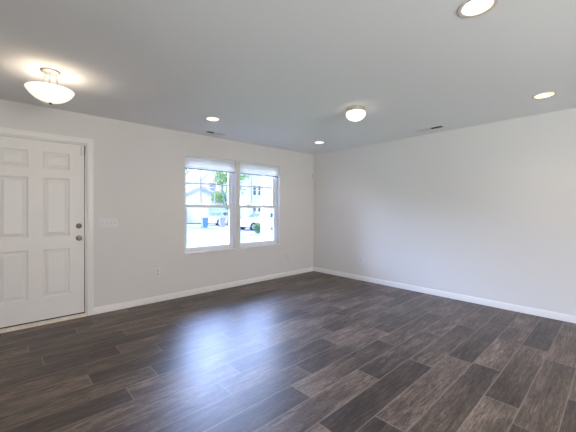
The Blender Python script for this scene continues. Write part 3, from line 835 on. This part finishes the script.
def car(loc, rz, label):
    r = empty('car', loc, rz, label, 'car')
    # lower body: side profile swept across width with rounded shoulders; +x is the nose
    low = [(-2.2, .42), (-2.24, .75), (-2.15, 1.02), (-1.2, 1.06), (.75, 1.02), (1.6, .94), (2.1, .80), (2.22, .60), (2.2, .34), (1.78, .26)]
    def arch(cx):
        return [(cx + .39 * math.cos(a), .30 + .39 * math.sin(a)) for a in [R(d) for d in (0, 30, 60, 90, 120, 150, 180)]]
    prof = low + arch(1.36) + [(0.6, .24), (-.6, .24)] + arch(-1.32) + [(-1.85, .28)]
    bm = bmesh.new(); rings = []
    for y, s in ((-.90, .955), (-.86, 1.0), (.86, 1.0), (.90, .955)):
        rings.append([bm.verts.new((x * (1 if abs(y) < .88 else .985), y, .62 + (z - .62) * s)) for x, z in prof])
    n = len(prof)
    for a, b_ in zip(rings, rings[1:]):
        for i in range(n): bm.faces.new((a[i], a[(i + 1) % n], b_[(i + 1) % n], b_[i]))
    bm.faces.new(rings[0]); bm.faces.new(rings[-1])
    obj('body', bm, M['car_paint'], r, bevel=.03)
    # greenhouse
    roofp = [(-2.0, 1.04), (-1.65, 1.42), (-1.2, 1.50), (-.2, 1.53), (.25, 1.47), (.95, 1.03)]
    bm = bmesh.new()
    a = []; b_ = []
    for x, z in roofp:
        inset = .06 + .14 * (z - 1.03) / .5
        a.append(bm.verts.new((x, -.86 + inset, z))); b_.append(bm.verts.new((x, .86 - inset, z)))
    for i in range(len(a) - 1): bm.faces.new((a[i], a[i + 1], b_[i + 1], b_[i]))
    bm.faces.new(a); bm.faces.new(b_); bm.faces.new((a[0], b_[0], b_[-1], a[-1]))
    obj('cabin', bm, M['car_paint'], r, bevel=.03)
    def sidewin(pts, s):
        bm = bmesh.new()
        q = []
        for off in (.0, .025):
            q.append([bm.verts.new((x, s * (.80 + off - .28 * (z - 1.03)), z)) for x, z in pts])
        bm.faces.new(q[0]); bm.faces.new(q[1]); m_ = len(pts)
        for i in range(m_): bm.faces.new((q[0][i], q[0][(i + 1) % m_], q[1][(i + 1) % m_], q[1][i]))
        obj('side_window', bm, M['car_glass'], r)
    for s in (-1, 1):
        sidewin([(-.35, 1.09), (.68, 1.09), (.20, 1.41), (-.30, 1.45)], s)
        sidewin([(-1.35, 1.09), (-.45, 1.09), (-.40, 1.45), (-1.1, 1.44)], s)
    for nm, p, q in (('windscreen', (.90, 1.07), (.30, 1.44)), ('rear_window', (-1.96, 1.09), (-1.69, 1.38))):
        dx = .02 if p[0] > 0 else -.02
        bm = bmesh.new()
        f = [bm.verts.new(v_) for v_ in ((p[0], -.70, p[1]), (p[0], .70, p[1]), (q[0], .60, q[1]), (q[0], -.60, q[1]))]
        g = [bm.verts.new(v_) for v_ in ((p[0] + dx, -.70, p[1] + .02), (p[0] + dx, .70, p[1] + .02), (q[0] + dx, .60, q[1] + .02), (q[0] + dx, -.60, q[1] + .02))]
        bm.faces.new(f); bm.faces.new(g)
        for i in range(4): bm.faces.new((f[i], f[(i + 1) % 4], g[(i + 1) % 4], g[i]))
        obj(nm, bm, M['car_glass'], r)
    for wx in (1.36, -1.32):
        for s in (-1, 1):
            bm = bmesh.new(); tube(bm, (wx, s * .68, .325), (wx, s * .89, .325), .325, n=28); w = obj('wheel', bm, M['tyre'], r, smooth=40)
            bm = bmesh.new(); tube(bm, (wx, s * .885, .325), (wx, s * .90, .325), .21, n=20)
            for k in range(5):
                a_ = 2 * PI * k / 5; tube(bm, (wx, s * .903, .325), (wx + .19 * math.cos(a_), s * .903, .325 + .19 * math.sin(a_)), .025, n=6)
            obj('rim', bm, M['rim'], w)
    for s in (-1, 1):
        obj('head_lamp', B(2.05, 2.235, s * .68 - .16, s * .68 + .16, .64, .76), M['head_lamp'], r, bevel=.02)
        obj('tail_lamp', B(-2.27, -2.12, s * .74 - .12, s * .74 + .12, .78, .95), M['red_lamp'], r, bevel=.02)
    for s in (-1, 1):
        obj('side_mirror', B(.55, .68, s * .93 - .09, s * .93 + .09, 1.05, 1.17), M['car_paint'], r, bevel=.02)
    return r
car((12.9, 26.4, GZ + .012), R(-155), 'white car on the driveway behind the blue and grey bins')
car((12.0, 17.6, GZ - .03), R(180), 'white car parked on the road in front of the white sided house')

# ------------------------------------------------------------------ outside: planting
def leaves(bm, c, rad, n, size, rnd_, flat=1.0):
    for _ in range(n):
        while True:
            p = Vector((rnd_.uniform(-1, 1), rnd_.uniform(-1, 1), rnd_.uniform(-1, 1)))
            if .25 < p.length < 1: break
        p = Vector((p.x * rad[0], p.y * rad[1], p.z * rad[2])) + Vector(c)
        q = Matrix.Rotation(rnd_.uniform(0, 6.28), 3, 'Z') @ Matrix.Rotation(rnd_.uniform(-1.2, 1.2), 3, 'X')
        s = size * rnd_.uniform(.7, 1.3)
        vs_ = [bm.verts.new(p + q @ Vector(v_)) for v_ in ((0, -s, 0), (s * .5, 0, s * .15), (0, s, 0), (-s * .5, 0, s * .15))]
        bm.faces.new(vs_)
def tree(loc, th, crown, m, label, seed, n=1500, size=.11, kind='tree'):
    rr = random.Random(seed)
    r = empty('tree', loc, 0, label, 'tree')
    bm = bmesh.new(); tube(bm, (0, 0, 0), (0, 0, th), .16, .10, 10)
    for k in range(7):
        a = k * 2.4 + rr.random(); zz = th * (.75 + .05 * k)
        tube(bm, (0, 0, min(th, zz)), (crown[0] * .6 * math.cos(a), crown[0] * .6 * math.sin(a), th + crown[1] * rr.uniform(.2, 1.0)), .06, .02, 6)
    obj('trunk', bm, M['bark'], r)
    bm = bmesh.new()
    for k in range(9):
        a = k * 2.4; rad = crown[0] * rr.uniform(.35, .62)
        leaves(bm, (crown[0] * .5 * math.cos(a) * (k > 0), crown[0] * .5 * math.sin(a) * (k > 0), th + crown[1] * (.25 + .16 * k if k < 8 else 1.0) * .75),
               (rad, rad, rad * .8), n // 9, size, rr)
    obj('foliage', bm, m, r)
    return r
tree((18.4, 47.5, GZ), 3.2, (3.6, 5.4), M['leaf_teal'], 'dark green tree rising behind the garage gable, left window', 3, 4200, .17)
tree((12.9, 24.4, GZ), 1.6, (2.3, 5.0), M['leaf_lime'], 'yellow green tree between the two houses', 5, 6000, .10)
tree((-4.0, 34.0, GZ), 3.0, (3.0, 4.0), M['leaf_teal'], 'dark green tree standing across the road, far left', 9, 1500, .16)

bs = empty('garden_shrub', (8.34, 13.05, GZ), 0, 'small round green shrub on the lawn by the near kerb, right window', 'shrub')
bm = bmesh.new(); rr = random.Random(4); leaves(bm, (0, 0, .42), (.34, .34, .40), 900, .05, rr); obj('foliage', bm, M['leaf_bush'], bs)
bm = bmesh.new()
for k in range(6): tube(bm, (0, 0, 0), (.2 * math.cos(k), .2 * math.sin(k), .45), .015, .008, 6)
obj('stem', bm, M['bark'], bs)

# low bed plants below the left window: their tips show over the stool
tag(obj('mulch_bed', B(-2.4, -.3, .6, 2.2, GZ, GZ + .04), M['mulch']), kind='structure')
spots = [(-1.78, 1.55, 'leftmost of the low plants in the bed outside the left window'), (-1.45, 1.62, 'middle one of the low plants in the bed outside the left window'),
         (-1.12, 1.66, 'rightmost of the low plants in the bed outside the left window')]
for i, (x, y, lb) in enumerate(spots):
    rr = random.Random(20 + i)
    p = empty('bedding_plant', (x, y, GZ + .04), rr.random() * 6, lb, 'plant', 'low bedding plants outside the window')
    bm = bmesh.new()
    for k in range(16):
        a = rr.uniform(0, 6.28); L_ = rr.uniform(.6, .93); o_ = rr.uniform(.03, .15)
        tube(bm, (0, 0, 0), (o_ * math.cos(a), o_ * math.sin(a), L_), .006, .002, 5)
        leaves(bm, (o_ * math.cos(a) * .85, o_ * math.sin(a) * .85, L_ * .85), (.03, .03, L_ * .14), 6, .022, rr)
    obj('foliage', bm, M['leaf_bush'], p)

# porch: slab, post with base and capital, beam and roof
tag(obj('trim_porch_slab', B(-.25, 3.2, WT + .01, 1.9, GZ, -.12), M['concrete']), kind='structure')
def post(x, y, label):
    r = empty('porch_column', (x, y, -.12), 0, label, 'column', 'white porch columns')
    obj('shaft', B(-.085, .085, -.085, .085, .14, 2.50), M['outtrim'], r, bevel=.008)
    obj('base', B((-.135, .135, -.135, .135, 0, .10), (-.12, .12, -.12, .12, .10, .14)), M['outtrim'], r, bevel=.01)
    obj('capital', B((-.12, .12, -.12, .12, 2.50, 2.54), (-.135, .135, -.135, .135, 2.54, 2.62)), M['outtrim'], r, bevel=.01)
post(0.02, 1.65, 'square white porch column right of the right window')
post(2.9, 1.65, 'square white porch column farther right, outside the view')
tag(obj('trim_porch_roof', B((-.15, 3.2, 1.53, 1.77, 2.50, 2.68), (-.25, 3.3, .46, 1.9, 2.681, 2.80)), M['outtrim']), kind='structure')
